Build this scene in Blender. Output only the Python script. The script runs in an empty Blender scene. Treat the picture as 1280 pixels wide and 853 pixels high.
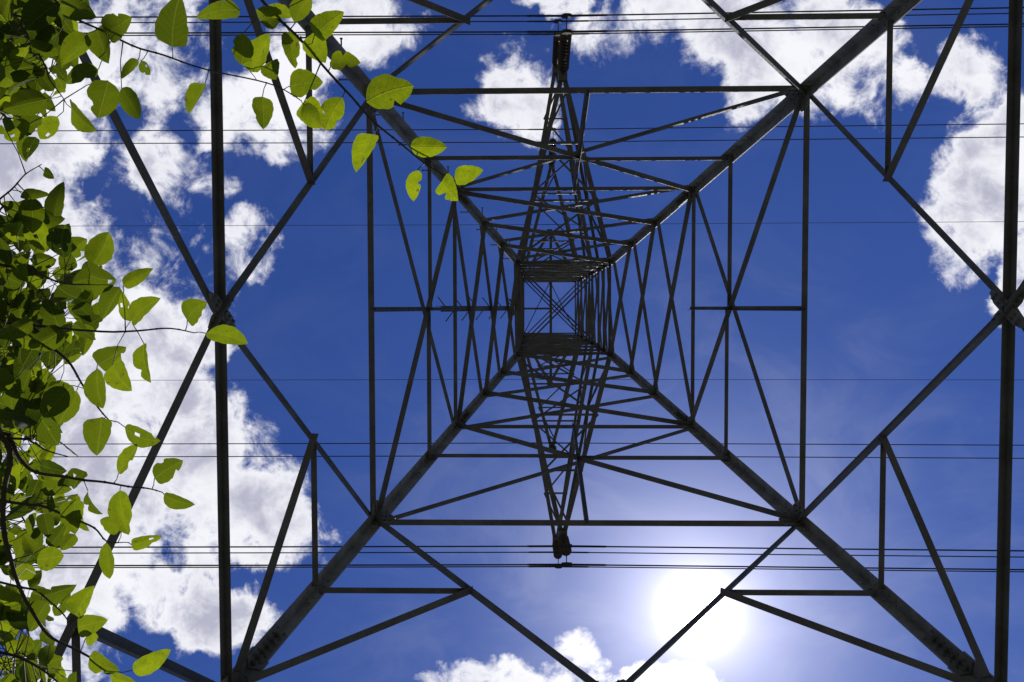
import bpy, bmesh, math, random
import numpy as np
from mathutils import Vector, Matrix, noise

# ------------------------------------------------------------------ camera
# The tower stands on the origin, the photographer a step beside its axis.
S = bpy.context.scene
C = S.collection
EYE = Vector((-0.67314, -0.02681, 1.6))
RIGHT = Vector((0.999745, 0.002471, 0.022445))
DOWN = Vector((-0.001542, 0.999146, -0.041298))
FWD = Vector((-0.022528, 0.041253, 0.998895))
FPX = 1033.0
cam_d = bpy.data.cameras.new('camera')
cam_d.sensor_width = 36.0
cam_d.lens = 36.0 * FPX / 1280.0
cam_d.clip_start = 0.05
cam_d.clip_end = 20000.0
cam = bpy.data.objects.new('camera', cam_d)
C.objects.link(cam)
m = Matrix.Identity(4)
for i in range(3):
    m[i][0] = RIGHT[i]; m[i][1] = -DOWN[i]; m[i][2] = -FWD[i]; m[i][3] = EYE[i]
cam.matrix_world = m
S.camera = cam

# ------------------------------------------------------------------ exposure
S.view_settings.view_transform = 'Standard'
S.view_settings.look = 'None'
S.view_settings.gamma = 1.0
S.view_settings.exposure = 0.0
S.view_settings.use_curve_mapping = False

# ------------------------------------------------------------------ sun
SUN = Vector((0.18812644, 0.34306725, 0.92027893)).normalized()
sl = bpy.data.lights.new('sun', 'SUN')
sl.energy = 4.0
sl.angle = math.radians(0.53)
sl.color = (1.0, 0.96, 0.9)
so = bpy.data.objects.new('sun', sl)
so.rotation_euler = (-SUN).to_track_quat('-Z', 'Y').to_euler()
so.location = (6, 12, 40)
C.objects.link(so)


# ------------------------------------------------------------------ node helper
class NT:
    def __init__(s, tree):
        s.t = tree
    def n(s, kind, **kw):
        o = s.t.nodes.new(kind)
        for k, v in kw.items():
            setattr(o, k, v)
        return o
    def link(s, a, b):
        s.t.links.new(a, b)
    def put(s, sock, v):
        if isinstance(v, bpy.types.NodeSocket):
            s.link(v, sock)
        elif v is not None:
            sock.default_value = v
    def m(s, op, a, b=None, c=None, clamp=False):
        o = s.n('ShaderNodeMath', operation=op, use_clamp=clamp)
        for i, v in enumerate((a, b, c)):
            s.put(o.inputs[i], v)
        return o.outputs[0]
    def v(s, op, a, b=None, out=0):
        o = s.n('ShaderNodeVectorMath', operation=op)
        s.put(o.inputs[0], a)
        if b is not None:
            s.put(o.inputs[1], b)
        return o.outputs['Value'] if out == 'v' else o.outputs[0]
    def ss(s, x, lo, hi, a=0.0, b=1.0, kind='SMOOTHSTEP'):
        o = s.n('ShaderNodeMapRange', interpolation_type=kind)
        for i, q in enumerate((x, lo, hi, a, b)):
            s.put(o.inputs[i], q)
        return o.outputs[0]
    def noise(s, vec, scale, detail=6, rough=.55, dist=0.0, lac=2.0, dim='3D'):
        o = s.n('ShaderNodeTexNoise', noise_dimensions=dim)
        s.put(o.inputs['Vector'], vec)
        o.inputs['Scale'].default_value = scale
        o.inputs['Detail'].default_value = detail
        o.inputs['Roughness'].default_value = rough
        o.inputs['Lacunarity'].default_value = lac
        o.inputs['Distortion'].default_value = dist
        return o.outputs[0]
    def mix(s, f, a, b, mode='MIX'):
        o = s.n('ShaderNodeMix', data_type='RGBA', blend_type=mode)
        s.put(o.inputs[0], f); s.put(o.inputs[6], a); s.put(o.inputs[7], b)
        return o.outputs[2]


# ------------------------------------------------------------------ sky
def plane_at(u, v):
    """where a bearing meets the cloud layer, on a layer one unit up"""
    d = RIGHT * ((u - 640) / FPX) + DOWN * ((v - 426.5) / FPX) + FWD
    return d.x / d.z, d.y / d.z


SKY_STRENGTH = 0.1
world = bpy.data.worlds.new('World')
S.world = world
world.use_nodes = True
wt = world.node_tree
wt.nodes.clear()
N = NT(wt)
out = N.n('ShaderNodeOutputWorld')
bg = N.n('ShaderNodeBackground')
bg.inputs['Strength'].default_value = SKY_STRENGTH
sky = N.n('ShaderNodeTexSky', sky_type='NISHITA')
sky.sun_disc = False
sky.sun_elevation = math.asin(SUN.z)
sky.sun_rotation = math.atan2(SUN.x, SUN.y)
sky.altitude = 400
sky.air_density = 1.0
sky.dust_density = 0.3
sky.ozone_density = 2.5
tc = N.n('ShaderNodeTexCoord')
D = N.v('NORMALIZE', tc.outputs['Generated'])
sep = N.n('ShaderNodeSeparateXYZ')
N.link(D, sep.inputs[0])
zc = N.m('MAXIMUM', sep.outputs[2], 0.06)
px = N.m('DIVIDE', sep.outputs[0], zc)
py = N.m('DIVIDE', sep.outputs[1], zc)
cmb = N.n('ShaderNodeCombineXYZ')
N.link(px, cmb.inputs[0]); N.link(py, cmb.inputs[1])
P = cmb.outputs[0]
# warp so cloud outlines are ragged
wn = N.n('ShaderNodeTexNoise', noise_dimensions='2D')
N.link(P, wn.inputs['Vector'])
wn.inputs['Scale'].default_value = 9.0
wn.inputs['Detail'].default_value = 5
wn.inputs['Roughness'].default_value = .6
wo = N.v('SUBTRACT', wn.outputs['Color'], (.5, .5, .5))
sc = N.n('ShaderNodeVectorMath', operation='SCALE')
N.link(wo, sc.inputs[0]); sc.inputs['Scale'].default_value = .085
PW = N.v('ADD', P, sc.outputs[0])
# cloud banks: centre u, v, half-lengths, turn in degrees, weight
BANKS = [
    (110, 560, 205, 330, 8, 1.0), (20, 150, 100, 190, 0, 1.0), (330, 650, 95, 80, 20, .95), (60, 330, 120, 130, 0, .95),
    (240, 540, 75, 200, 0, .95), (235, 760, 130, 60, 15, .9),
    (180, 60, 150, 90, 0, .68), (430, 45, 135, 75, -12, .86), (330, 130, 110, 75, 15, .66), (300, 325, 85, 50, -25, .58), (215, 210, 90, 60, 30, .55),
    (650, 115, 66, 60, 20, .62), (765, 50, 90, 55, -10, .78), (700, 0, 60, 22, 0, .7),
    (985, 45, 160, 95, 8, 1.0), (1090, 105, 90, 62, 20, .92), (880, 10, 150, 45, 0, .8), (950, 90, 60, 65, 60, .8),
    (1205, 90, 75, 60, 0, .66), (1245, 225, 85, 130, 25, 1.0), (1275, 345, 50, 90, 0, .95),
    (625, 862, 115, 42, -5, .80), (722, 825, 40, 48, -60, .52), (835, 865, 90, 38, 6, .80), (560, 862, 60, 30, 0, .62),
    (30, 830, 90, 60, 0, .7), (950, 875, 60, 30, 0, .6),
]
acc = None
for (u, v, a, b, deg, wgt) in BANKS:
    cx, cy = plane_at(u, v)
    mp = N.n('ShaderNodeMapping', vector_type='TEXTURE')
    N.link(PW, mp.inputs[0])
    mp.inputs['Location'].default_value = (cx, cy, 0)
    mp.inputs['Rotation'].default_value = (0, 0, math.radians(deg))
    mp.inputs['Scale'].default_value = (a / FPX, b / FPX, 1)
    r = N.v('LENGTH', mp.outputs[0], out='v')
    k = N.ss(r, 1.35, 0.45, 0.0, wgt)
    acc = k if acc is None else N.m('MAXIMUM', acc, k)
P1 = N.v('ADD', P, (3.1, 1.7, 0.4))
fb = N.noise(P1, 7.0, 12, .62, .25)
fb2 = N.noise(P1, 22.0, 9, .66, .5)
fbm = N.m('ADD', N.m('MULTIPLY', fb, .66), N.m('MULTIPLY', fb2, .34))
dens = N.m('ADD', acc, N.m('MULTIPLY', N.m('MULTIPLY', N.m('SUBTRACT', fbm, .5), 3.7), N.ss(acc, -.12, .30, 0.0, 1.0)))
cov = N.m('POWER', N.ss(dens, .36, .86), 1.3)
# faint high veil that thickens towards the sun side
cosang = N.v('DOT_PRODUCT', D, tuple(SUN), out='v')
ang = N.m('MULTIPLY', N.m('ARCCOSINE', N.m('MINIMUM', cosang, .9999999)), 180 / math.pi)
veilN = N.noise(N.v('MULTIPLY', P1, (1.0, 1.6, 1.0)), 5.0, 9, .6, .8)
veil = N.m('MULTIPLY', N.ss(veilN, .40, .75), N.ss(ang, 30.0, 6.0, .015, .10))
cov = N.m('MINIMUM', N.m('MAXIMUM', cov, veil), .985)
# cloud brightness: thick parts grey violet, edges and tops white
bn = N.noise(N.v('ADD', P1, (.02, .035, 0)), 11.0, 8, .6, .4)
thick = N.ss(dens, .65, 1.3, 0.0, 1.0)
shade = N.m('SUBTRACT', 1.0, N.m('MULTIPLY', N.m('MULTIPLY', thick, N.ss(bn, .36, .60)), .95))
ccol = N.mix(shade, (4.4, 4.5, 5.7, 1), (9.4, 9.4, 9.9, 1))
# deep clean blue of the clear parts
# clean blue overhead, pale and dull towards the hazy horizon
tcol = N.mix(N.ss(sep.outputs[2], .30, .82), (.42, .40, .36, 1), (.25, .42, .90, 1))
tint = N.mix(1.0, sky.outputs[0], tcol, 'MULTIPLY')
base = N.mix(cov, tint, ccol)
# sun disc with the bright aureole the air scatters round it
def lobe(w, s):
    q = N.m('DIVIDE', ang, w)
    return N.m('MULTIPLY', N.m('EXPONENT', N.m('MULTIPLY', N.m('MULTIPLY', q, q), -1.0)), s)
def tail(w, s, p=1.0):
    q = N.m('DIVIDE', ang, w)
    return N.m('DIVIDE', s, N.m('POWER', N.m('ADD', N.m('MULTIPLY', q, q), 1.0), p))
fall = N.m('MULTIPLY', N.m('EXPONENT', N.m('MULTIPLY', ang, -1 / 2.0)), 22.0)
glow = N.m('ADD', N.m('ADD', N.m('ADD', lobe(1.2, 120.0), lobe(9.0, 3.2)), fall), tail(14.0, .45, 1.3))
gv = N.n('ShaderNodeVectorMath', operation='SCALE')
gv.inputs[0].default_value = (1.02, .96, 1.0)
N.link(glow, gv.inputs['Scale'])
tot = N.v('ADD', base, gv.outputs[0])
N.link(tot, bg.inputs['Color'])
N.link(bg.outputs[0], out.inputs[0])
world.cycles.sampling_method = 'MANUAL'
world.cycles.sample_map_resolution = 1024


# ------------------------------------------------------------------ materials
def material(name):
    mt = bpy.data.materials.new(name)
    mt.use_nodes = True
    mt.node_tree.nodes.clear()
    n = NT(mt.node_tree)
    o = n.n('ShaderNodeOutputMaterial')
    return mt, n, o


def steel(name, c1, c2, rough=.55, metal=.15, rust=.35, scale=3.0):
    mt, n, o = material(name)
    b = n.n('ShaderNodeBsdfPrincipled')
    t = n.n('ShaderNodeTexCoord')
    g = t.outputs['Object']
    a = n.noise(g, scale, 6, .65)
    f = n.noise(g, scale * 13, 4, .7)
    col = n.mix(n.ss(a, .35, .65), c1, c2)
    col = n.mix(n.m('MULTIPLY', n.ss(f, .5, .75), .45), col, (c1[0] * .55, c1[1] * .5, c1[2] * .45, 1))
    r = n.ss(n.noise(g, scale * 2.3, 8, .72, .6), .60, .74)
    col = n.mix(n.m('MULTIPLY', r, rust), col, (.16, .075, .035, 1))
    n.link(col, b.inputs['Base Color'])
    b.inputs['Metallic'].default_value = metal
    n.link(n.ss(f, .3, .7, rough - .08, rough + .2), b.inputs['Roughness'])
    b.inputs['Specular IOR Level'].default_value = .8 if metal > .2 else (.3 if metal > 0 else .08)
    bp = n.n('ShaderNodeBump'); bp.inputs['Strength'].default_value = .18
    bp.inputs['Distance'].default_value = .01
    n.link(f, bp.inputs['Height']); n.link(bp.outputs[0], b.inputs['Normal'])
    n.link(b.outputs[0], o.inputs[0])
    return mt


M_LEG = steel('galvanised_leg_steel', (.27, .27, .275, 1), (.16, .16, .165, 1), rough=.58, metal=.25, rust=.5, scale=5)
M_BR = steel('galvanised_brace_steel', (.125, .126, .130, 1), (.080, .080, .084, 1))
M_PL = steel('gusset_steel', (.19, .19, .185, 1), (.13, .13, .13, 1), rust=.25, scale=6)
M_BOLT = steel('bolt_steel', (.17, .16, .15, 1), (.10, .10, .10, 1), rust=.5, scale=20)
M_WIRE = steel('aluminium_cable', (.05, .05, .05, 1), (.03, .03, .03, 1), rough=.8, metal=0, rust=0)
M_CAP = steel('cast_fitting', (.05, .05, .05, 1), (.03, .03, .03, 1), rough=.7, metal=0, rust=.2, scale=12)

mt, n, o = material('brown_porcelain')
b = n.n('ShaderNodeBsdfPrincipled')
t = n.n('ShaderNodeTexCoord')
n.link(n.mix(n.noise(t.outputs['Object'], 9, 4), (.045, .028, .022, 1), (.022, .016, .014, 1)), b.inputs['Base Color'])
b.inputs['Roughness'].default_value = .12
n.link(b.outputs[0], o.inputs[0])
M_DISC = mt

mt, n, o = material('concrete')
b = n.n('ShaderNodeBsdfPrincipled')
t = n.n('ShaderNodeTexCoord')
n.link(n.mix(n.noise(t.outputs['Object'], 8, 8, .7), (.34, .33, .30, 1), (.22, .21, .19, 1)), b.inputs['Base Color'])
b.inputs['Roughness'].default_value = .9
n.link(b.outputs[0], o.inputs[0])
M_CONC = mt

mt, n, o = material('meadow')
b = n.n('ShaderNodeBsdfPrincipled')
t = n.n('ShaderNodeTexCoord')
g = t.outputs['Object']
c = n.mix(n.ss(n.noise(g, .35, 8, .6), .35, .65), (.080, .085, .060, 1), (.12, .115, .090, 1))
c = n.mix(n.ss(n.noise(g, 14, 6, .7), .45, .7), c, (.055, .058, .040, 1))
n.link(c, b.inputs['Base Color'])
b.inputs['Roughness'].default_value = .95
n.link(b.outputs[0], o.inputs[0])
M_GRASS = mt

mt, n, o = material('bark')
b = n.n('ShaderNodeBsdfPrincipled')
t = n.n('ShaderNodeTexCoord')
g = t.outputs['Object']
n.link(n.mix(n.noise(g, 25, 8, .7), (.075, .055, .042, 1), (.030, .022, .018, 1)), b.inputs['Base Color'])
b.inputs['Roughness'].default_value = .85
bp = n.n('ShaderNodeBump'); bp.inputs['Strength'].default_value = .5; bp.inputs['Distance'].default_value = .004
n.link(n.noise(g, 60, 6, .7), bp.inputs['Height']); n.link(bp.outputs[0], b.inputs['Normal'])
n.link(b.outputs[0], o.inputs[0])
M_BARK = mt

mt, n, o = material('leaf_blade')
uv = n.n('ShaderNodeUVMap'); uv.uv_map = 'UVMap'
su = n.n('ShaderNodeSeparateXYZ'); n.link(uv.outputs[0], su.inputs[0])
U = su.outputs[0]; V = su.outputs[1]
side = n.m('ABSOLUTE', n.m('SUBTRACT', U, .5))
mid = n.ss(side, .035, .008)
ph = n.m('SUBTRACT', V, n.m('MULTIPLY', side, .55))
st = n.m('ABSOLUTE', n.m('SUBTRACT', n.m('FRACT', n.m('MULTIPLY', ph, 7.5)), .5))
vein = n.m('MULTIPLY', n.ss(st, .08, .02), n.ss(side, .5, .2, .25, .8))
veins = n.m('MAXIMUM', mid, vein)
at = n.n('ShaderNodeAttribute'); at.attribute_name = 'leaf_tone'  # per-leaf tone: backlight and crown shade put into the blade colour
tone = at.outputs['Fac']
t = n.n('ShaderNodeTexCoord')
mott = n.noise(t.outputs['Object'], 45, 6, .65)
# light that comes through the blade, and light that it reflects
tr = n.mix(tone, (.06, .09, .004, 1), (.52, .64, .010, 1))  # low end paints a shaded leaf, high end a sunlit one
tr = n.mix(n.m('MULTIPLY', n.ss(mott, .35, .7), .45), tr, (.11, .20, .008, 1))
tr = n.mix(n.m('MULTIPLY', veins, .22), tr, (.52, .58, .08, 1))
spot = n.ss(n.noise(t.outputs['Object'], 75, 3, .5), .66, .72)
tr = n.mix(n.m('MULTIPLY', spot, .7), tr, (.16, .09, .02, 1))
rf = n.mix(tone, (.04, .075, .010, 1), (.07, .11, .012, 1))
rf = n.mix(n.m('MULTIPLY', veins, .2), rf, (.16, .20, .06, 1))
trl = n.n('ShaderNodeBsdfTranslucent'); n.link(tr, trl.inputs[0])
dif = n.n('ShaderNodeBsdfPrincipled'); n.link(rf, dif.inputs['Base Color'])
dif.inputs['Roughness'].default_value = .45
dif.inputs['Specular IOR Level'].default_value = .2
bp = n.n('ShaderNodeBump'); bp.inputs['Strength'].default_value = .6; bp.inputs['Distance'].default_value = .0012
n.link(n.m('ADD', veins, n.m('MULTIPLY', mott, .5)), bp.inputs['Height'])
n.link(bp.outputs[0], dif.inputs['Normal']); n.link(bp.outputs[0], trl.inputs['Normal'])
mx = n.n('ShaderNodeMixShader'); mx.inputs[0].default_value = .5
n.link(dif.outputs[0], mx.inputs[1]); n.link(trl.outputs[0], mx.inputs[2])
n.link(mx.outputs[0], o.inputs[0])
M_LEAF = mt

mt, n, o = material('green_stalk')
b = n.n('ShaderNodeBsdfPrincipled')
t = n.n('ShaderNodeTexCoord')
n.link(n.mix(n.noise(t.outputs['Object'], 30, 4), (.10, .09, .03, 1), (.06, .045, .025, 1)), b.inputs['Base Color'])
b.inputs['Roughness'].default_value = .7
n.link(b.outputs[0], o.inputs[0])
M_STALK = mt


# ------------------------------------------------------------------ object helpers
def obj(name, bm, mats, parent=None, smooth=False):
    me = bpy.data.meshes.new(name)
    bmesh.ops.recalc_face_normals(bm, faces=bm.faces)
    if smooth:
        for f in bm.faces:
            f.smooth = True
    bm.to_mesh(me); bm.free()
    if not isinstance(mats, (list, tuple)):
        mats = [mats]
    for q in mats:
        me.materials.append(q)
    ob = bpy.data.objects.new(name, me)
    C.objects.link(ob)
    if parent is not None:
        ob.parent = parent
    return ob


def thing(name, label, cat, loc=(0, 0, 0), group=None):
    ob = bpy.data.objects.new(name, None)
    ob.empty_display_size = .3
    ob.location = loc
    C.objects.link(ob)
    ob['label'] = label; ob['category'] = cat
    if group:
        ob['group'] = group
    return ob


def prism(bm, prof, p1, p2, A, B, mat=0):
    """extrude a closed 2-D outline (in axes A, B) from p1 to p2"""
    v1 = [bm.verts.new(p1 + A * a + B * b) for a, b in prof]
    v2 = [bm.verts.new(p2 + A * a + B * b) for a, b in prof]
    k = len(prof)
    fs = [bm.faces.new((v1[i], v1[(i + 1) % k], v2[(i + 1) % k], v2[i])) for i in range(k)]
    fs.append(bm.faces.new(v1[::-1])); fs.append(bm.faces.new(v2))
    for f in fs:
        f.material_index = mat


def angle(bm, p1, p2, a, b, s, t, s2=None):
    """rolled steel angle; heel on the line p1-p2, flanges along a and b"""
    p1 = Vector(p1); p2 = Vector(p2)
    x = (p2 - p1).normalized()
    a = Vector(a); a = (a - x * a.dot(x)).normalized()
    b = Vector(b); b = b - x * b.dot(x); b = (b - a * a.dot(b)).normalized()
    s2 = s2 or s
    prism(bm, [(0, 0), (s, 0), (s, t), (t, t), (t, s2), (0, s2)], p1, p2, a, b)


def hexbolt(bm, p, nrm, r=.016, h=.014, mat=0, tail=0):
    nrm = Vector(nrm).normalized()
    a = nrm.orthogonal().normalized(); b = nrm.cross(a)
    pr = [(r * math.cos(q * math.pi / 3), r * math.sin(q * math.pi / 3)) for q in range(6)]
    prism(bm, pr, Vector(p), Vector(p) + nrm * h, a, b, mat)
    if tail:
        pr = [(.5 * r * math.cos(q * math.pi / 3), .5 * r * math.sin(q * math.pi / 3)) for q in range(6)]
        prism(bm, pr, Vector(p) + nrm * h, Vector(p) + nrm * (h + tail), a, b, mat)


def tube(bm, pts, radii, seg=8, mat=0, cap=True):
    pts = [Vector(p) for p in pts]
    if not isinstance(radii, (list, tuple)):
        radii = [radii] * len(pts)
    rings = []
    ref = None
    for i, p in enumerate(pts):
        d = (pts[min(i + 1, len(pts) - 1)] - pts[max(i - 1, 0)]).normalized()
        if ref is None:
            ref = d.orthogonal().normalized()
        ref = (ref - d * ref.dot(d)).normalized()
        o2 = d.cross(ref)
        rings.append([bm.verts.new(p + (ref * math.cos(q * 2 * math.pi / seg) + o2 * math.sin(q * 2 * math.pi / seg)) * radii[i]) for q in range(seg)])
    for r1, r2 in zip(rings, rings[1:]):
        for q in range(seg):
            f = bm.faces.new((r1[q], r1[(q + 1) % seg], r2[(q + 1) % seg], r2[q])); f.material_index = mat
    if cap:
        bm.faces.new(rings[0][::-1]).material_index = mat
        bm.faces.new(rings[-1]).material_index = mat


def lathe(bm, p, axis, prof, seg=20, mat=0):
    axis = Vector(axis).normalized()
    a = axis.orthogonal().normalized(); b = axis.cross(a)
    rings = []
    for h, r in prof:
        rings.append([bm.verts.new(Vector(p) + axis * h + (a * math.cos(q * 2 * math.pi / seg) + b * math.sin(q * 2 * math.pi / seg)) * max(r, .0005)) for q in range(seg)])
    for r1, r2 in zip(rings, rings[1:]):
        for q in range(seg):
            f = bm.faces.new((r1[q], r1[(q + 1) % seg], r2[(q + 1) % seg], r2[q])); f.material_index = mat
    bm.faces.new(rings[0][::-1]).material_index = mat
    bm.faces.new(rings[-1]).material_index = mat


# ------------------------------------------------------------------ ground
bm = bmesh.new()
vs = [bm.verts.new((x, y, 0)) for x, y in ((-4000, -4000), (4000, -4000), (4000, 4000), (-4000, 4000))]
bm.faces.new(vs)
g = obj('ground', bm, M_GRASS)
g['kind'] = 'structure'

# ------------------------------------------------------------------ the tower
E = 1.6                                   # eye height: levels below are given above the eye
Z0, Z1, Z2, Z3, Z4, ZA = 7.0018, 10.0, 12.961, 14.403, 15.510, 16.596
ZD = 3.75
ZT = 29.36
def width(z):
    return 10.15279 - .495299 * min(z, ZA)
def V3(x, y, z):
    return Vector((x, y, z + E))
def corner(sx, sy, z):
    h = width(z) / 2
    return V3(sx * h, sy * h, z)


tower = thing('transmission_tower', 'dark steel lattice pylon seen from inside its base, square legs narrowing to the top',
              'transmission tower')
rng = random.Random(4)

# legs
CORN = [(-1, -1), (1, -1), (1, 1), (-1, 1)]
legs = []
for sx, sy in CORN:
    bm = bmesh.new()
    a, b = (-sx, 0, 0), (0, -sy, 0)
    segs = [(-1.45, 7.45, .155, .018), (7.45, Z2, .135, .016), (Z2, ZA, .115, .014), (ZA, 22.5, .10, .012), (22.5, ZT, .09, .010)]
    for za, zb, s, t in segs:
        angle(bm, corner(sx, sy, za), corner(sx, sy, zb), a, b, s, t)
    # bolts where bracing lands
    for z in (Z0, 8.5, Z1, 11.4, Z2, Z3, Z4, ZA):
        s = .13 if z < Z2 else .10
        for dz in (-.2, -.1, .1, .2):
            c = corner(sx, sy, z + dz)
            hexbolt(bm, c + Vector((-sx * s * .6, -sy * .02, 0)), (0, -sy, 0))
            hexbolt(bm, c + Vector((-sx * .02, -sy * s * .6, 0)), (-sx, 0, 0))
    lg = obj('leg', bm, M_LEG, tower)
    legs.append(lg)
    # splice plates with many bolts, clamped to the inside of both flanges
    for zc_, hl, s in ((7.55, .24, .125), (13.3, .16, .095), (20.2, .14, .08)):
        bm = bmesh.new()
        p1, p2 = corner(sx, sy, zc_ - hl), corner(sx, sy, zc_ + hl)
        off = Vector((-sx * .022, -sy * .022, 0))
        angle(bm, p1 + off, p2 + off, a, b, s, .014)
        for i in range(6):
            c = p1.lerp(p2, (i + .5) / 6) + off
            for q in (.35, .72):
                dz = Vector((0, 0, .02 * (1 if q > .5 else -1)))
                hexbolt(bm, c + dz + Vector((-sx * s * q, -sy * .013, 0)), (0, -sy, 0), .015, .016, 1, .012)
                hexbolt(bm, c + dz + Vector((-sx * .013, -sy * s * q, 0)), (-sx, 0, 0), .015, .016, 1, .012)
        obj('splice_plate', bm, [M_PL, M_BOLT], lg)
    bm = bmesh.new()
    f = corner(sx, sy, -1.5)
    lathe(bm, (f.x - sx * .08, f.y - sy * .08, -.3), (0, 0, 1), [(0, .42), (.62, .36), (.65, .33)], 28)
    obj('footing', bm, M_CONC, tower)
    bm = bmesh.new()

# step bolts up one leg
bm = bmesh.new()
tube(bm, [(0, 0, 0), (0, -.15, 0)], .009, 8)
lathe(bm, (0, -.15, 0), (0, 1, 0), [(-.012, .017), (0, .017)], 8)
sb0 = obj('step_bolt', bm, M_BOLT, legs[0])
first = True
z = 6.2
kk = 0
while z < 16.4:
    s = sb0 if first else sb0.copy()
    if not first:
        C.objects.link(s)
        s.parent = legs[0]
    first = False
    c = corner(-1, -1, z)
    if kk % 2:
        s.location = c + Vector((.07, 0, 0)); s.rotation_euler = (0, 0, 0)
    else:
        s.location = c + Vector((0, .07, 0)); s.rotation_euler = (0, 0, -math.pi / 2)
    z += .42
    kk += 1

FACES = [(Vector((1, 0, 0)), Vector((0, 1, 0))), (Vector((-1, 0, 0)), Vector((0, -1, 0))),
         (Vector((0, 1, 0)), Vector((-1, 0, 0))), (Vector((0, -1, 0)), Vector((1, 0, 0)))]
SLOPE = .495299 / 2


def fp(face, t, z, off=0.0):
    """point on a tower face: t from -1 to 1 across it"""
    nrm, tan = face
    h = width(z) / 2
    return nrm * (h + off) + tan * (h * t) + Vector((0, 0, z + E))


def fnorm(face, z):
    if z < ZA - .01:
        return (face[0] + Vector((0, 0, SLOPE))).normalized()
    return face[0].copy()


def member(name, face, A_, B_, s, t=.008, out=False, mat=None, trim=0.0, up=None, layer=0.0):
    """one angle lying in a face between (t, z) points; inner flange stands inward"""
    za, zb = A_[1], B_[1]
    nr = fnorm(face, (za + zb) / 2)
    off = (.003 + layer) if out else -(.022 + layer)
    p1, p2 = fp(face, *A_) + nr * off, fp(face, *B_) + nr * off
    x = (p2 - p1).normalized()
    p1 += x * trim; p2 -= x * trim
    side = nr.cross(x).normalized()
    if up is None:
        if side.z < 0:
            side = -side
    elif up:
        side = -side if side.z > 0 else side
    bm = bmesh.new()
    dirn = nr if out else -nr
    angle(bm, p1 - side * s * .5, p2 - side * s * .5, side, dirn, s, t)
    L = (p2 - p1).length
    for e, sgn in ((p1, 1), (p2, -1)):
        for q in (.05, .12):
            if L > .6:
                hexbolt(bm, e + x * sgn * q + dirn * t, dirn, .012, .012, 0, .01)
    return obj(name, bm, mat or M_BR, tower)


def gusset(face, t, z, w_, h_, spin=0.0, shift=0.0, bolts=6):
    nr = fnorm(face, z)
    tan = face[1]
    upv = nr.cross(tan).normalized()
    if upv.z < 0:
        upv = -upv
    c = fp(face, t, z) - nr * (.034 + shift)
    a = tan * math.cos(spin) + upv * math.sin(spin)
    b = upv * math.cos(spin) - tan * math.sin(spin)
    bm = bmesh.new()
    k = .3
    pr = [(-w_, -h_ * k), (-w_ * .6, -h_), (w_ * .6, -h_), (w_, -h_ * k), (w_, h_ * k), (w_ * .6, h_), (-w_ * .6, h_), (-w_, h_ * k)]
    prism(bm, pr, c, c + nr * .010, a, b)
    for i in range(bolts):
        q = (i + .5) / bolts * 2 - 1
        for r_ in (-.4, .4):
            hexbolt(bm, c + a * w_ * q * .85 + b * h_ * r_, -nr, .014, .014, 1, .012)
    return obj('gusset_plate', bm, [M_PL, M_BOLT], tower)


def cross_level(za, zb):
    wa, wb = width(za), width(zb)
    return za + (zb - za) * wa / (wa + wb)


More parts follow.
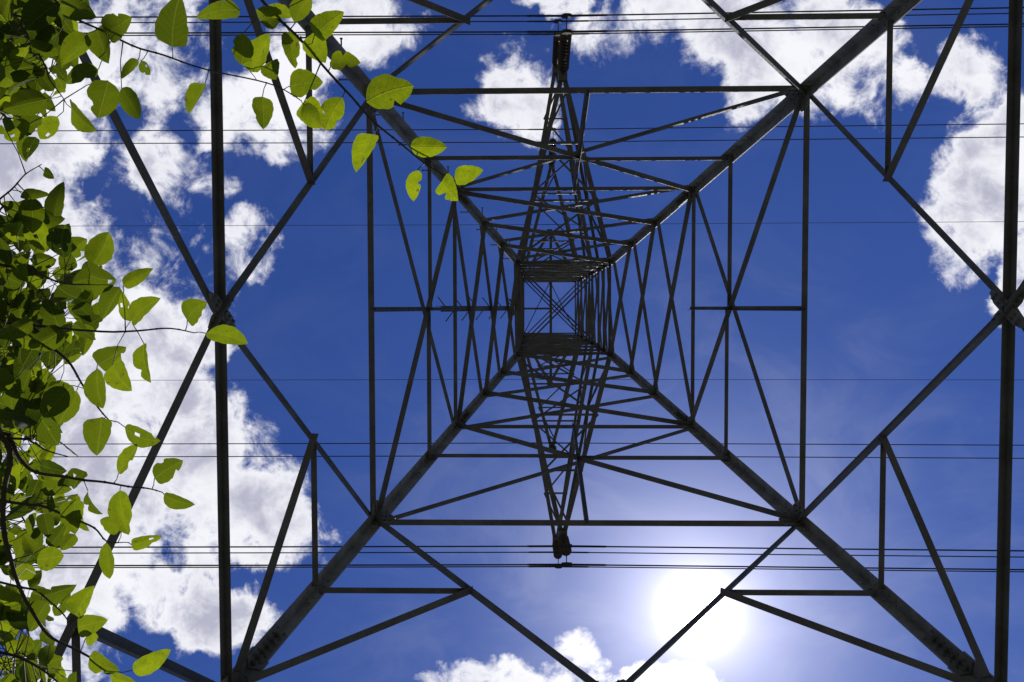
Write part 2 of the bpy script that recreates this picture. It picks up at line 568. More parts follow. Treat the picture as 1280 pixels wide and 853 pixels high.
for fi, F in enumerate(FACES):
    # belt at the eye's first level and the open diamond round it
    member('horizontal_strut', F, (-.985, Z0), (.985, Z0), .070, .010, out=(fi == 2), layer=(-.002 if fi == 2 else -.034), up=True)
    for s in (-1, 1):
        member('diagonal_brace', F, (0, Z0), (s * .985, Z1), .085 if s > 0 else .040, .008, out=(s < 0))
        member('diagonal_brace', F, (s * .985, ZD), (0, Z0), .074 if s < 0 else .042, .008, out=(s > 0))
        # redundant bracing off the middle of each diagonal
        zm = (Z0 + Z1) / 2
        tm = s * .5 * width(Z1) / width(zm)
        member('secondary_brace', F, (tm, zm), (s * .97, zm), .065, .007, layer=.004)
        member('secondary_brace', F, (tm, zm), (s * .96, Z0 + .12), .08, .007, layer=.014)
        zm = (Z0 + ZD) / 2
        tm = s * .5 * width(ZD) / width(zm)
        member('secondary_brace', F, (tm, zm), (s * .97, zm), .065, .007, layer=.004)
        member('secondary_brace', F, (tm, zm), (s * .96, Z0 - .12), .09, .007, layer=.014)
        gusset(F, tm, zm, .10, .07, 0, .004, 2)
    member('horizontal_strut', F, (-.985, ZD), (.985, ZD), .10, .010, layer=.012)
    for s in (-1, 1):
        member('diagonal_brace', F, (0, ZD), (s * .98, -1.3), .10, .009, out=(s > 0))
    # middle gusset where four diagonals meet: two crossed straps
    al = math.atan2(Z1 - Z0, width(Z1) / 2)
    gusset(F, 0, Z0, .23, .055, al, .004, 6)
    gusset(F, 0, Z0, .23, .055, -al, .016, 6)
    # level one upwards
    member('horizontal_strut', F, (-.985, Z1), (.985, Z1), .075, .009, layer=-.052)
    member('horizontal_strut', F, (-.98, Z2), (.98, Z2), .06, .008, layer=-.034)
    zc_ = cross_level(Z1, Z2)
    member('diagonal_brace', F, (-.985, Z1), (.98, Z2), .075, .008)
    member('diagonal_brace', F, (.985, Z1), (-.98, Z2), .04, .007, out=True)
    member('secondary_brace', F, (-.98, zc_), (0.01, zc_), .062, .007, layer=.012)
    member('secondary_brace', F, (-.01, zc_ + .05), (.98, zc_ + .05), .055, .007, layer=.020)
    member('secondary_brace', F, (0, Z1 - .14), (0, zc_ + .02), .06, .007, layer=.024)
    member('secondary_brace', F, (0, zc_), (0, Z2), .05, .007, layer=.030)
    for za, zb in ((Z2, Z3), (Z3, Z4), (Z4, ZA)):
        member('diagonal_brace', F, (-.98, za), (.98, zb), .075, .008)
        member('diagonal_brace', F, (.98, za), (-.98, zb), .045, .007, out=True)
    for s in (-1, 1):
        for z, g_ in ((Z1, .15), (Z2, .10)):
            gusset(F, s * (1 - g_ * 1.5 / width(z)), z, g_, g_ * .75, 0, .004, 4)
    # cage
    lev = [ZA, 18.0, 19.4, 21.3, 22.45, 23.6, 25.8, 27.6, ZT]
    for i, z in enumerate(lev):
        member('horizontal_strut', F, (-.97, z), (.97, z), .058 if i in (0, 3, 6) else .046, .007, layer=.008)
    for za, zb in zip(lev, lev[1:]):
        member('lattice_brace', F, (-.97, za), (.97, zb), .046, .006)
        member('lattice_brace', F, (.97, za), (-.97, zb), .04, .006, out=True)

# diaphragms: crossed angles across the shaft
for z in (18.0, 21.3, 25.8):
    for k_, (sx, sy) in enumerate(((1, 1), (1, -1))):
        bm = bmesh.new()
        h = width(z) / 2 - .03
        p1, p2 = V3(-sx * h, -sy * h, z - .02 + .014 * k_), V3(sx * h, sy * h, z - .02 + .014 * k_)
        angle(bm, p1, p2, Vector((0, 0, 1)).cross(p2 - p1), (0, 0, 1 if k_ else -1), .034, .005)
        obj('diaphragm_brace', bm, M_BR, tower)

# climbing pole with splayed step bolts up the middle of one face
bm = bmesh.new()
F = FACES[1]
path = [(Z2 - .5, 0), (ZA, 0), (ZT - 1, 0)]
for (za, _), (zb, _) in zip(path, path[1:]):
    nr = fnorm(F, (za + zb) / 2)
    p1, p2 = fp(F, 0, za) + nr * .035, fp(F, 0, zb) + nr * .035
    x = (p2 - p1).normalized(); sd = nr.cross(x)
    angle(bm, p1 - sd * .045, p2 - sd * .045, sd, nr, .09, .008)
pole = obj('climbing_pole', bm, M_BR, tower)
bm = bmesh.new()
tube(bm, [(0, 0, 0), (.19, 0, 0)], .009, 8)
lathe(bm, (.19, 0, 0), (1, 0, 0), [(0, .015), (.012, .015)], 8)
pb0 = obj('step_bolt', bm, M_BOLT, pole)
z = Z2 - .3; kk = 0; first = True
while z < ZT - 1.2:
    s = pb0 if first else pb0.copy()
    if not first:
        C.objects.link(s); s.parent = pole
    first = False
    nr = fnorm(F, z)
    sg = 1 if kk % 2 else -1
    s.location = fp(F, 0, z) + nr * .045 + Vector((0, sg * .035, 0))
    s.rotation_euler = (0, 0, math.atan2(sg * .8, -.6))
    z += .38
    kk += 1


# cross arms -------------------------------------------------------------
def cross_arm(sy, ztip, ytip, zbot, ztop, nb, kind='cross_arm'):
    """pyramid of four chords from the shaft to a tip, with lacing"""
    h = width(max(zbot, ZA)) / 2
    tipw = .07
    tb = [V3(s * tipw, sy * ytip, ztip) for s in (-1, 1)]
    rb = [V3(s * h, sy * h, zbot) for s in (-1, 1)]
    rt = [V3(s * h, sy * h, ztop) for s in (-1, 1)]
    tt = [V3(s * tipw, sy * (ytip - .02), ztip + .12) for s in (-1, 1)]
    bm = bmesh.new()
    # tip plates and hanger
    prism(bm, [(-.10, -.10), (.10, -.10), (.10, .16), (-.10, .16)], Vector((-.09, sy * (ytip - .02), ztip + E)), Vector((.09, sy * (ytip - .02), ztip + E)), Vector((0, 1, 0)), Vector((0, 0, 1)))
    # lacing of bottom plane
    def P_(r, t_, i, q):
        return r[i].lerp(t_[i], q)
    qs = [0] + [1 - (1 - .10) * (1 - i / nb) ** 1.0 for i in range(1, nb)] + [.93]
    qs = [i / nb * .93 for i in range(nb + 1)]
    for j in range(1, nb):
        q = qs[j]
        a_, b_ = P_(rb, tb, 0, q), P_(rb, tb, 1, q)
        angle(bm, a_, b_, (0, sy, 0), (0, 0, 1), .042, .006)
    for j in range(nb):
        i = j % 2
        a_, b_ = P_(rb, tb, i, qs[j]), P_(rb, tb, 1 - i, qs[j + 1])
        angle(bm, a_ + Vector((0, 0, .012)), b_ + Vector((0, 0, .012)), (0, sy, 0), (0, 0, 1), .042, .006)
    for i, s in enumerate((-1, 1)):
        for j in range(nb - 1):
            a_, b_ = (P_(rb, tb, i, qs[j]), P_(rt, tt, i, qs[j + 1])) if j % 2 == 0 else (P_(rt, tt, i, qs[j]), P_(rb, tb, i, qs[j + 1]))
            o_ = Vector((-s * .012, 0, 0))
            angle(bm, a_ + o_, b_ + o_, (0, sy, .3), (-s, 0, 0), .036, .005)
    arm = obj(kind, bm, M_BR, tower)
    for i, s in enumerate((-1, 1)):
        bm = bmesh.new(); angle(bm, rb[i], tb[i], (-s, 0, 0), (0, 0, 1), .10, .009); obj('chord', bm, M_BR, arm)
        bm = bmesh.new(); angle(bm, rt[i], tt[i], (-s, 0, 0), (0, 0, -1), .07, .008); obj('chord', bm, M_BR, arm)
    return arm


ARMS = [(17.3, 4.80, ZA, 19.4, 3), (22.0, 6.27, 21.3, 23.6, 5), (26.4, 4.49, 25.8, 27.6, 3)]
for sy in (-1, 1):
    for a_ in ARMS:
        cross_arm(sy, *a_)
    # short arm that carries the shield wire, with a beam running across the top
    cross_arm(sy, 29.36, 2.68, 28.3, 29.36, 3, 'earthwire_arm')
bm = bmesh.new()
angle(bm, V3(.0, -2.6, ZT + .03), V3(.0, 2.6, ZT + .03), (1, 0, 0), (0, 0, 1), .09, .008)
angle(bm, V3(-.92, 0, ZT + .02), V3(0, 0, ZT + .02), (0, 1, 0), (0, 0, 1), .07, .007)
obj('top_beam', bm, M_BR, tower)
for sx in (-1, 1):
    bm = bmesh.new()
    angle(bm, V3(0, -.915, ZT), V3(sx * .915, .915, ZT), (1, 0, 0), (0, 0, -1), .03, .005)
    obj('diaphragm_brace', bm, M_BR, tower)

# ------------------------------------------------------------------ insulators and lines
# arm level, side, name of place, end point of string (x, y, z), two line positions (y), line z
def y_at(v, x, z):
    """world y of a point at plan x, level z (above eye) seen at bearing row v"""
    lo, hi = -30.0, 30.0
    for _ in range(60):
        md = (lo + hi) / 2
        q = Vector((x, md, z + E)) - EYE
        vv = 426.5 + FPX * q.dot(DOWN) / q.dot(FWD)
        if vv < v:
            lo = md
        else:
            hi = md
    return md


STR = [
    (-1, 17.3, 4.80, 15.35, (20, 40), 'lowest upper-edge arm', .0, 'black insulator string the largest of six, under the tip of the lowest upper-edge arm'),
    (-1, 22.0, 6.27, 20.0, (27, 43), 'm', .0, 'thinner black insulator string just left of the largest one near the top edge'),
    (-1, 26.4, 4.49, 24.5, (162, 178), 'u', .0, 'short black insulator string on the top-edge highest cross arm, beside the shaft'),
    (1, 17.3, 4.80, 15.35, (683, 706), 'l', .0, 'round-ended insulator string at the bottom-edge tip of the lowest cross arm, nearest the sun'),
    (1, 22.0, 6.27, 20.0, (690.5, 708.5), 'm', .0, 'smaller round-ended insulator string tucked left of the nearer one, higher than the sun'),
    (1, 26.4, 4.49, 24.5, (554, 570), 'u', .0, 'tiny insulator string on the bottom-edge highest cross arm, inside the lattice'),
]
WLAB = [
    ('power cable nearest the top edge, clamped under the largest insulator', 'cable level with the rim of the largest insulator disc, third from the top edge'),
    ('power cable just below the topmost one, clamped to the thinner insulator', 'lowest of the four dark cables crossing the top clouds'),
    ('upper cable of the thin pair crossing behind the top-edge lattice arms', 'lower cable of the thin pair crossing behind the top-edge lattice arms'),
    ('uppermost of the four cables passing just under the bottom-edge insulators', 'third of the four cables under the bottom-edge insulators'),
    ('second of the four cables under the bottom-edge insulators', 'lowest of the four cables passing just above the sun'),
    ('upper cable of the thin pair crossing behind the lower half of the pylon', 'lower cable of the thin pair crossing behind the lower half of the pylon'),
]


def cable(y, z, r, label, rod=.75, slope=.022, group='power cables strung past the pylon'):
    xs = [-150 + i * 3 for i in range(101)]
    bm = bmesh.new()
    base = Vector((0, y, z + E))
    pts = [(x, 0, -slope * abs(x) + slope * x * x / 300) for x in xs]
    tube(bm, pts, r, 8)
    ob = bpy.data.objects.new('power_line', None)
    ob.location = base
    C.objects.link(ob)
    ob['label'] = label; ob['category'] = 'power line'; ob['group'] = group
    obj('cable', bm, M_WIRE, ob, True)
    if rod:
        bm = bmesh.new()
        tube(bm, [(x, 0, -slope * abs(x) + slope * x * x / 300) for x in (-rod, -rod + .05, 0, rod - .05, rod)], [r * 1.05, r * 1.4, r * 1.5, r * 1.4, r * 1.05], 10)
        obj('armour_rod', bm, M_WIRE, ob, True)
    return ob


def insulator(tip, end, lines, zl, label):
    t_ = thing('insulator_string', label, 'insulator', tip, 'insulator strings hanging from the cross arms')
    d = (end - tip)
    L = d.length; d.normalize()
    # shackle
    bm = bmesh.new()
    tube(bm, [Vector((0, 0, 0)), d * .22], .018, 8)
    lathe(bm, d * .05, d, [(0, .03), (.03, .045), (.09, .045), (.12, .03)], 10)
    obj('shackle', bm, M_CAP, t_)
    # discs
    bm = bmesh.new()
    n_ = int((L - .4) / .118)
    for i in range(n_):
        c = d * (.2 + i * .118)
        lathe(bm, c, d, [(0, .03), (.02, .045), (.05, .05), (.055, .085), (.07, .108), (.082, .111), (.08, .095), (.085, .085), (.078, .06), (.09, .03), (.118, .02)], 24)
    ds = obj('disc_stack', bm, M_DISC, t_, True)
    # yoke and clamps
    e = d * (.2 + n_ * .118)
    bm = bmesh.new()
    tube(bm, [e, e + d * .10], .022, 8)
    ys = [Vector((0, y_, zl + E)) - tip for y_ in lines]
    apex = e + d * .08
    midp = (ys[0] + ys[1]) / 2
    yb = [ys[0] + Vector((0, 0, .14)), ys[1] + Vector((0, 0, .14))]
    prism(bm, [(0, 0), (1, 0), (1, 1)], Vector((-.008, 0, 0)), Vector((-.007, 0, 0)), Vector((0, .0001, 0)), Vector((0, 0, .0001)))
    v1 = [bm.verts.new(q + Vector((sx * .008, 0, 0))) for sx in (-1, 1) for q in (apex + Vector((0, 0, .05)), yb[0] + Vector((0, 0, -.03)), yb[1] + Vector((0, 0, -.03)))]
    bm.faces.new((v1[0], v1[1], v1[2])); bm.faces.new((v1[5], v1[4], v1[3]))
    for i in range(3):
        bm.faces.new((v1[i], v1[(i + 1) % 3], v1[3 + (i + 1) % 3], v1[3 + i]))
    obj('yoke_plate', bm, M_CAP, t_)
    for q in ys:
        bm = bmesh.new()
        tube(bm, [q + Vector((0, 0, .15)), q + Vector((0, 0, .03))], .014, 8)
        # boat-shaped clamp body
        pr = [(-.10, .035), (-.075, -.03), (-.035, -.06), (.035, -.06), (.075, -.03), (.10, .035), (.05, .05), (-.05, .05)]
        prism(bm, pr, q + Vector((0, -.03, 0)), q + Vector((0, .03, 0)), Vector((1, 0, 0)), Vector((0, 0, 1)))
        obj('line_clamp', bm, M_CAP, t_)
    return t_


for k_, (sy, zt, yt, zl, rows, _, _, lab) in enumerate(STR):
    ys = [y_at(v, 0, zl) for v in rows]
    tip = Vector((0, sy * yt, zt - .09 + E))
    end = Vector((0, sum(ys) / 2, zl + .16 + E))
    insulator(tip, end, ys, zl, lab)
    for y_, lb in zip(ys, WLAB[k_]):
        cable(y_, zl, .014, lb)
for v, lb in ((281, 'thin single wire crossing the sky above the pylon shaft'), (474.5, 'thin single wire crossing the sky below the pylon shaft')):
    cable(y_at(v, 0, 29.1), 29.1, .008, lb, rod=.5, slope=.018, group='shield wires on the pylon top')

# ------------------------------------------------------------------ the tree on the left
R_ = random.Random(11)


def at(u, v, h):
    """point on the bearing (u, v) at height h above the eye"""
    d = RIGHT * ((u - 640) / FPX) + DOWN * ((v - 426.5) / FPX) + FWD
    return EYE + d * (h / d.z)


TX = at(-560, 470, 2.3)
tree = thing('leafy_tree', 'leafy green tree at the left edge, branches and translucent leaves reaching over the pylon', 'tree', (TX.x, TX.y, 0))
TO = Vector((TX.x, TX.y, 0))
bm = bmesh.new()
tr_pts = [(0, 0, -.1), (.03, .02, .8), (-.02, .05, 1.7), (.05, 0, 2.6), (.10, -.04, 3.5), (.06, .05, 4.6), (.1, 0, 5.6)]
tube(bm, tr_pts, [.12, .095, .085, .075, .06, .04, .012], 14)
obj('trunk', bm, M_BARK, tree, True)

# branches: rows of (u, v, height above eye), thickness at both ends
BR = [
    ([(-230, -120, 2.8), (-90, -110, 2.5), (0, -75, 2.3), (45, -30, 2.2), (80, 14, 2.15), (120, 35, 2.1), (165, 57, 2.05), (205, 69, 2.0), (248, 85, 2.0), (295, 95, 1.95), (345, 108, 1.95), (378, 127, 1.95)], .0042, .0012),
    ([(-300, -300, 2.9), (-60, -280, 2.5), (140, -190, 2.1), (300, -40, 1.9), (325, -2, 1.85), (350, 25, 1.8), (375, 50, 1.75), (402, 80, 1.7), (440, 121, 1.65), (465, 150, 1.6), (500, 180, 1.6), (530, 205, 1.6), (558, 221, 1.6)], .0046, .0012),
    ([(10, 0, 2.3), (27, 32, 2.25), (45, 62, 2.2), (57, 85, 2.2), (64, 102, 2.15), (80, 125, 2.15)], .0035, .0012),
    ([(-30, 275, 2.2), (0, 250, 2.15), (18, 234, 2.1), (32, 218, 2.1), (52, 206, 2.1)], .0032, .0010),
    ([(-40, 318, 2.25), (0, 330, 2.2), (35, 336, 2.2), (70, 352, 2.15), (112, 356, 2.1)], .0055, .0015),
    ([(-40, 395, 2.3), (10, 405, 2.25), (48, 408, 2.2), (110, 414, 2.1), (170, 413, 2.0), (215, 410, 1.95), (243, 416, 1.95)], .0045, .0012),
    ([(-20, 380, 2.3), (30, 400, 2.25), (62, 432, 2.2), (85, 452, 2.15), (102, 478, 2.1), (124, 512, 2.05), (136, 526, 2.05)], .0050, .0014),
    ([(-40, 530, 2.3), (2, 547, 2.2), (13, 572, 2.15), (6, 610, 2.15), (4, 650, 2.15), (10, 690, 2.1), (24, 733, 2.1), (45, 772, 2.05), (66, 798, 2.05), (100, 815, 2.0), (140, 838, 2.0)], .0085, .0022),
    ([(-20, 540, 2.25), (12, 549, 2.2), (24, 572, 2.15), (46, 590, 2.1), (90, 597, 2.05), (120, 601, 2.0), (160, 608, 1.95), (185, 611, 1.95), (203, 616, 1.95)], .0058, .0012),
    ([(5, 548, 2.2), (38, 552, 2.15), (60, 564, 2.1), (88, 572, 2.1)], .0036, .0012),
    ([(8, 628, 2.15), (50, 632, 2.1), (88, 648, 2.05), (118, 660, 2.0), (135, 676, 2.0), (160, 678, 1.95)], .0042, .0010),
    ([(24, 733, 2.1), (45, 738, 2.1), (62, 752, 2.05), (80, 770, 2.0), (92, 790, 2.0)], .0030, .0010),
    ([(-60, 90, 2.4), (-20, 120, 2.35), (10, 150, 2.3), (30, 160, 2.3)], .0060, .0015),
    ([(-60, 790, 2.4), (-20, 810, 2.3), (20, 820, 2.25), (60, 842, 2.2), (90, 870, 2.2)], .0060, .0015),
    ([(-60, 440, 2.5), (-20, 450, 2.45), (20, 470, 2.4), (50, 480, 2.4)], .0060, .0015),
    ([(-40, 300, 3.05), (0, 320, 3.0), (40, 350, 3.0), (75, 400, 3.0)], .0060, .0015),
    ([(-60, 560, 3.1), (-10, 600, 3.0), (30, 650, 3.0), (55, 710, 3.0)], .0060, .0015),
    ([(-60, 860, 3.05), (-10, 800, 3.0), (25, 770, 3.0)], .0060, .0015),
    ([(-60, 20, 3.1), (-10, 50, 3.0), (30, 60, 3.0), (60, 90, 3.0)], .0060, .0015),
    ([(-60, 400, 3.5), (-10, 430, 3.4), (40, 500, 3.4)], .0060, .0015),
    ([(-60, -40, 2.5), (-10, 10, 2.5), (40, 25, 2.45), (70, 60, 2.4)], .0060, .0015),
    ([(-260, -260, 2.9), (-60, -210, 2.5), (90, -130, 2.2), (200, -60, 2.1), (235, -20, 2.0), (268, 0, 1.95), (300, 14, 1.9)], .0036, .0012),
]


def smooth_path(ps, k=4):
    res = []
    n_ = len(ps)
    for i in range(n_ - 1):
        p0 = ps[max(i - 1, 0)]; p1 = ps[i]; p2 = ps[i + 1]; p3 = ps[min(i + 2, n_ - 1)]
        for j in range(k):
            t_ = j / k
            res.append(.5 * ((2 * p1) + (p2 - p0) * t_ + (2 * p0 - 5 * p1 + 4 * p2 - p3) * t_ * t_ + (3 * p1 - p0 - 3 * p2 + p3) * t_ ** 3))
    res.append(ps[-1])
    return res


branches = []
for pts, ra, rb_ in BR:
    w_ = [at(*q) for q in pts]
    # carry the branch back to the trunk
    h0 = w_[0]
    root = TO + Vector((.03, 0, max(1.4, h0.z - .75)))
    mid_ = root.lerp(h0, .55) + Vector((0, 0, .12))
    w2 = smooth_path([root, mid_] + w_, 4)
    nb_ = len(w2)
    start = 8
    sm = []
    for i, p in enumerate(w2):
        j = Vector((noise.noise(p * 9), noise.noise(p * 9 + Vector((5, 0, 0))), noise.noise(p * 9 + Vector((0, 7, 0))))) * .004
        sm.append(p + j)
    rad = [max(ra * 2.2 + (ra - ra * 2.2) * min(1, i / start), 0) if i < start else ra + (rb_ - ra) * (i - start) / (nb_ - 1 - start) for i in range(nb_)]
    bm = bmesh.new()
    tube(bm, [p - TO for p in sm], rad, 8)
    # leaf-scar knobs
    for i in range(start, nb_ - 1, 3):
        lathe(bm, sm[i] - TO, (sm[i + 1] - sm[i]), [(-.004, rad[i] * .9), (0, rad[i] * 1.35), (.004, rad[i] * .9)], 8)
    ob = obj('branch', bm, M_BARK, tree, True)
    branches.append({'ob': ob, 'pts': sm[start:], 'bm': bmesh.new(), 'rad': rad[start:], 'n': 0})


def leaf(bmf, base, tip, width_, nrm, tone, rs):
    """ovate blade with midrib fold, curl, wavy edge and sometimes a bite"""
    L = (tip - base).length
    x = (tip - base) / L
    nrm = (nrm - x * nrm.dot(x)).normalized()
    y = nrm.cross(x)
    NL, NW = 14, 3
    fold = rs.uniform(.05, .55)
    curl = rs.uniform(-.16, .30)
    roll = rs.uniform(-.4, .4)
    sk = rs.uniform(-.05, .05)
    peak = rs.choice((rs.uniform(.26, .36), rs.uniform(.36, .54)))
    bites = []
    if rs.random() < .38:
        for _ in range(rs.choice((1, 1, 2))):
            bites.append((rs.choice((-1, 1)), rs.uniform(.35, .95), rs.uniform(.03, .09), rs.uniform(.25, .7)))
    uvl = bmf.loops.layers.uv['UVMap']
    tl = bmf.verts.layers.float['leaf_tone']
    rows = []
    e1, e2 = peak / (1 - peak) * .95, .95
    nmx = (peak ** e1) * ((1 - peak) ** e2)
    for i in range(NL + 1):
        t_ = i / NL
        wv = ((t_ ** (e1 * .80)) * ((1 - t_) ** (e2 * .80)) / ((peak ** (e1 * .80)) * ((1 - peak) ** (e2 * .80)))) if 0 < t_ < 1 else 0.0
        hw = width_ / 2 * min(wv, 1.08)
        cen = base + x * (L * t_) + nrm * (curl * L * (4 * t_ * (1 - t_)) * .5 + roll * 0) + y * (sk * L * math.sin(math.pi * t_))
        row = []
        for j in range(-NW, NW + 1):
            s_ = j / NW
            k = 1.0
            for (sd, c0, w0, dp) in bites:
                if s_ * sd > 0:
                    k *= 1 - dp * math.exp(-((t_ - c0) / w0) ** 2)
            off = hw * s_ * k
            lift = fold * abs(off) + roll * off + .035 * hw * math.sin(t_ * 19 + s_ * 2) * abs(s_) ** 2
            if abs(j) == NW:
                off *= 1 + .03 * math.sin(t_ * 60)
            vtx = bmf.verts.new(cen + y * off + nrm * lift - TO)
            vtx[tl] = tone
            row.append((vtx, .5 + .5 * s_ * max(min(wv, 1), .02), t_))
        rows.append(row)
    hole = (rs.randrange(4, 11), rs.randrange(1, 5)) if rs.random() < .12 else None
    for i_, (r1, r2) in enumerate(zip(rows, rows[1:])):
        for j in range(2 * NW):
            if hole and (i_, j) in (hole, (hole[0] + 1, hole[1])):
                continue
            q = (r1[j], r1[j + 1], r2[j + 1], r2[j])
            f = bmf.faces.new([a_[0] for a_ in q])
            f.smooth = True
            for lp, a_ in zip(f.loops, q):
                lp[uvl].uv = (a_[1], a_[2])


def stalk(bmf, a_, b_, r1, r2, sag):
    md = (a_ + b_) / 2 + sag
    tube(bmf, [p - TO for p in (a_, a_.lerp(md, .6), md, md.lerp(b_, .5), b_)], [r1, r1 * .8, r1 * .7, r2, r2], 5, 1)


for b_ in branches:
    b_['bm'].loops.layers.uv.new('UVMap')
    b_['bm'].verts.layers.float.new('leaf_tone')


def nearest(p, lim=None):
    best = None
    for b_ in branches:
        for i, q in enumerate(b_['pts']):
            d_ = (q - p).length
            if best is None or d_ < best[0]:
                best = (d_, b_, q)
    return best


def add_leaf(base, tip, width_, tone, tilt=.45, nrm=None):
    if nrm is None:
        nrm = Vector((R_.uniform(-tilt, tilt), R_.uniform(-tilt, tilt), -1)).normalized()
    x = (tip - base).normalized()
    nn = (nrm - x * nrm.dot(x)).normalized()
    d_, br, q = nearest(base)
    leaf(br['bm'], base, tip, width_, nn, tone, R_)
    far = d_ > .09
    stalk(br['bm'], q, base, .0017 if far else .0014, .0011, Vector((R_.uniform(-.1, .1), R_.uniform(-.1, .1), R_.uniform(-.05, .12))) * d_)
    br['n'] += 1


# leaves one can single out: stalk end, tip, breadth (bearings), height, lit or shaded tone put into its colour
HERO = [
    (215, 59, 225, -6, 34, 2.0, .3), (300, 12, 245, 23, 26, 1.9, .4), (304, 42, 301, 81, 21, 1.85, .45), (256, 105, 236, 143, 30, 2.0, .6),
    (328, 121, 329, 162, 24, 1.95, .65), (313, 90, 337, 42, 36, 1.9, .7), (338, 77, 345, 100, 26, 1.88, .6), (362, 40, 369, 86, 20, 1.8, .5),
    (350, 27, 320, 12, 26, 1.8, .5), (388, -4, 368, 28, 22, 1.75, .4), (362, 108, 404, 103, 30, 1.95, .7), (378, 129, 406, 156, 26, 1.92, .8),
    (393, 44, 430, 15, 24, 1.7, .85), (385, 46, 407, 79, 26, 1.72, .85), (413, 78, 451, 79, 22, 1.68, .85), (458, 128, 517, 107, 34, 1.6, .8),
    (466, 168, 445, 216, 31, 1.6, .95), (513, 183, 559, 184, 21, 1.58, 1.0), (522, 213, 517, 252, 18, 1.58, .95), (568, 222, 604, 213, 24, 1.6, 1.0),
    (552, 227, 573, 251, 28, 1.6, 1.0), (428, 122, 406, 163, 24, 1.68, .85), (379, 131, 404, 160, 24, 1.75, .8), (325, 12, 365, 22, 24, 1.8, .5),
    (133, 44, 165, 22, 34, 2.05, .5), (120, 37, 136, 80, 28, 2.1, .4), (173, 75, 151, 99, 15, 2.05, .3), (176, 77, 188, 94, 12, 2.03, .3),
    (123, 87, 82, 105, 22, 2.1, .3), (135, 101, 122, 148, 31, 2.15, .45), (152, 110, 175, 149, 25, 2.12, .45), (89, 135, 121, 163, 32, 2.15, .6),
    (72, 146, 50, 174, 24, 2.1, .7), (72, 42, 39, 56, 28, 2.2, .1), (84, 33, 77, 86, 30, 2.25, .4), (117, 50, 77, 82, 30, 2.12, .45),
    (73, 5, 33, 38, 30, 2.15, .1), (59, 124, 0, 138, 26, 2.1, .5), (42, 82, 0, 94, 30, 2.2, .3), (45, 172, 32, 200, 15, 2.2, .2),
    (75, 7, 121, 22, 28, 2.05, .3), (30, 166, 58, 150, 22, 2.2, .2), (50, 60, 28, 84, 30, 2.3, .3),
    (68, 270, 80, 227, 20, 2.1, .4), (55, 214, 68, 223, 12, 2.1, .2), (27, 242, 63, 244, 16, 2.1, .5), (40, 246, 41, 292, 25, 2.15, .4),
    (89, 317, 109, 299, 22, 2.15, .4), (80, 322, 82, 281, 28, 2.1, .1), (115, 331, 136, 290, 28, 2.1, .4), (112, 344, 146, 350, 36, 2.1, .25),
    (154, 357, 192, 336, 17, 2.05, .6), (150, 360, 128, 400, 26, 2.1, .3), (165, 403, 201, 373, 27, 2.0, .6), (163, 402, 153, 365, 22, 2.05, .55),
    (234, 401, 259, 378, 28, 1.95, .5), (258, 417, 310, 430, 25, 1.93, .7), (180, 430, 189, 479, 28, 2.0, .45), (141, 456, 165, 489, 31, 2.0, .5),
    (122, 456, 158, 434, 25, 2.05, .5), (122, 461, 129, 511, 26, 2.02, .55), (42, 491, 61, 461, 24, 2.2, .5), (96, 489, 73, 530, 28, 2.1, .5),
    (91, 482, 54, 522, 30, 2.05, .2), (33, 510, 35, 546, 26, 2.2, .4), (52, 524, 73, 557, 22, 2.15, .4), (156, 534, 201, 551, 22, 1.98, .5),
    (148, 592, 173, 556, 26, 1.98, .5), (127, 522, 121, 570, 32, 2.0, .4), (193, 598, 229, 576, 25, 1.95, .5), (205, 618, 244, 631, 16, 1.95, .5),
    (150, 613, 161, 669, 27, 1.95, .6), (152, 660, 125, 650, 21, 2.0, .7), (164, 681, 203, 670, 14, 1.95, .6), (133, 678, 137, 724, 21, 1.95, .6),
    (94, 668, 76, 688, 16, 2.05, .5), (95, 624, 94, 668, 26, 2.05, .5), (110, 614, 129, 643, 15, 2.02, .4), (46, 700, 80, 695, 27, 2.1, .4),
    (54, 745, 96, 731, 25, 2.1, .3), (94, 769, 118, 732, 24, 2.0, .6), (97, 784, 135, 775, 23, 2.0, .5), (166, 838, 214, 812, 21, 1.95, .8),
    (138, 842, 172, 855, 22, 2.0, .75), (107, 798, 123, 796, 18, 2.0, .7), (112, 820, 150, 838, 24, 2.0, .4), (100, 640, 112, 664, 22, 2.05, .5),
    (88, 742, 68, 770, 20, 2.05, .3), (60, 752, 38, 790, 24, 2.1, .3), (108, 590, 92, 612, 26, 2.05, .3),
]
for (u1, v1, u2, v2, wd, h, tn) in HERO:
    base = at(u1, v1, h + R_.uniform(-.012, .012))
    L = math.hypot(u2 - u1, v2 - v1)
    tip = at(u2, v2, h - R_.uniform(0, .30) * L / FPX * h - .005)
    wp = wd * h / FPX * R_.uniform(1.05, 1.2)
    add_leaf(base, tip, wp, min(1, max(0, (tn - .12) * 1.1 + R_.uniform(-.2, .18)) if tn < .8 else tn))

# the crowded crown between and behind them
def in_mass(u, v):
    lim = np.interp(v, [-60, 0, 60, 130, 165, 185, 225, 250, 290, 330, 380, 420, 470, 520, 560, 640, 690, 730, 780, 810, 853, 900],
                    [150, 105, 88, 62, 45, 14, 12, 28, 92, 118, 125, 108, 92, 75, 95, 98, 70, 60, 55, 92, 100, 110])
    return u < lim


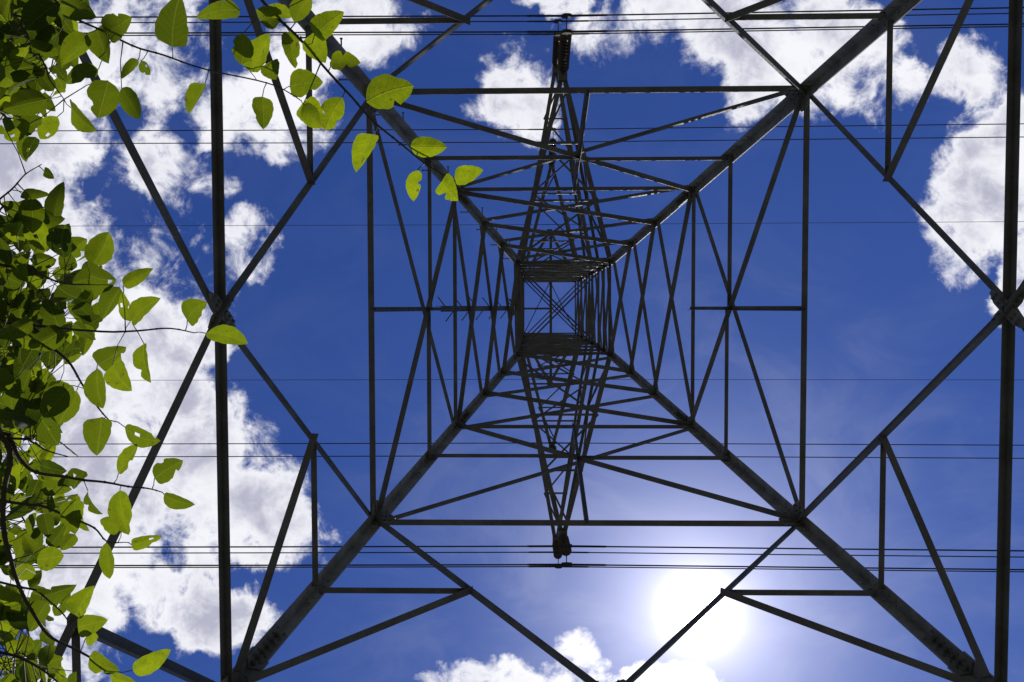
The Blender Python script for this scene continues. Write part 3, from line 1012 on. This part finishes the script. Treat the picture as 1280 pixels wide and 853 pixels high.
cnt = 0
tries = 0
taken = []
while cnt < 620 and tries < 6000:
    tries += 1
    u, v = R_.uniform(-90, 150), R_.uniform(-60, 910)
    if not in_mass(u, v):
        continue
    dens_ = 1.0 if (270 < v < 430 or v < 130) else .66
    if 165 < v < 240:
        dens_ = .3
    if u > 60:
        dens_ *= .7
    if R_.random() > dens_:
        continue
    h = R_.uniform(2.12, 2.75)
    base = at(u, v, h)
    if any((base - q).length < .03 for q in taken):
        continue
    d_, br, q = nearest(base)
    if d_ > .24:
        continue
    taken.append(base)
    dr = (base - q); dr.z = 0
    a_ = math.atan2(dr.y, dr.x) + R_.gauss(0, .8)
    L = R_.uniform(.060, .098)
    tip = base + Vector((math.cos(a_) * L, math.sin(a_) * L, R_.uniform(-.65, .15) * L))
    # keep the crown's edge where it is
    q2 = tip - EYE
    uu = 640 + FPX * q2.dot(RIGHT) / q2.dot(FWD); vv = 426.5 + FPX * q2.dot(DOWN) / q2.dot(FWD)
    if not in_mass(uu - 22, vv):
        continue
    add_leaf(base, tip, L * R_.uniform(.46, .76), R_.choice((0, .1, .25, .4, .7)), .85)  # mostly low tones: the crown's shade painted into these leaves
    cnt += 1
# leaves higher in the crown that shade the ones below
for _ in range(1500):
    u, v = R_.uniform(-60, 150), R_.uniform(-60, 930)
    h = R_.uniform(2.75, 3.9)
    if not in_mass(u + 20, v) or 140 < v < 250:
        continue
    base = at(u, v, h)
    a_ = R_.uniform(0, 6.28); L = R_.uniform(.07, .10)
    d_, br, q = nearest(base)
    if d_ > .30:
        continue
    tip = base + Vector((math.cos(a_) * L, math.sin(a_) * L, R_.uniform(-.5, .1) * L))
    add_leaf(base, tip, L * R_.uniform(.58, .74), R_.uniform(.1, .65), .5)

for b_ in branches:
    if b_['n']:
        bmf = b_['bm']
        me = bpy.data.meshes.new('foliage')
        bmf.to_mesh(me); bmf.free()
        me.materials.append(M_LEAF); me.materials.append(M_STALK)
        ob = bpy.data.objects.new('foliage', me)
        C.objects.link(ob)
        ob.parent = b_['ob']
    else:
        b_['bm'].free()
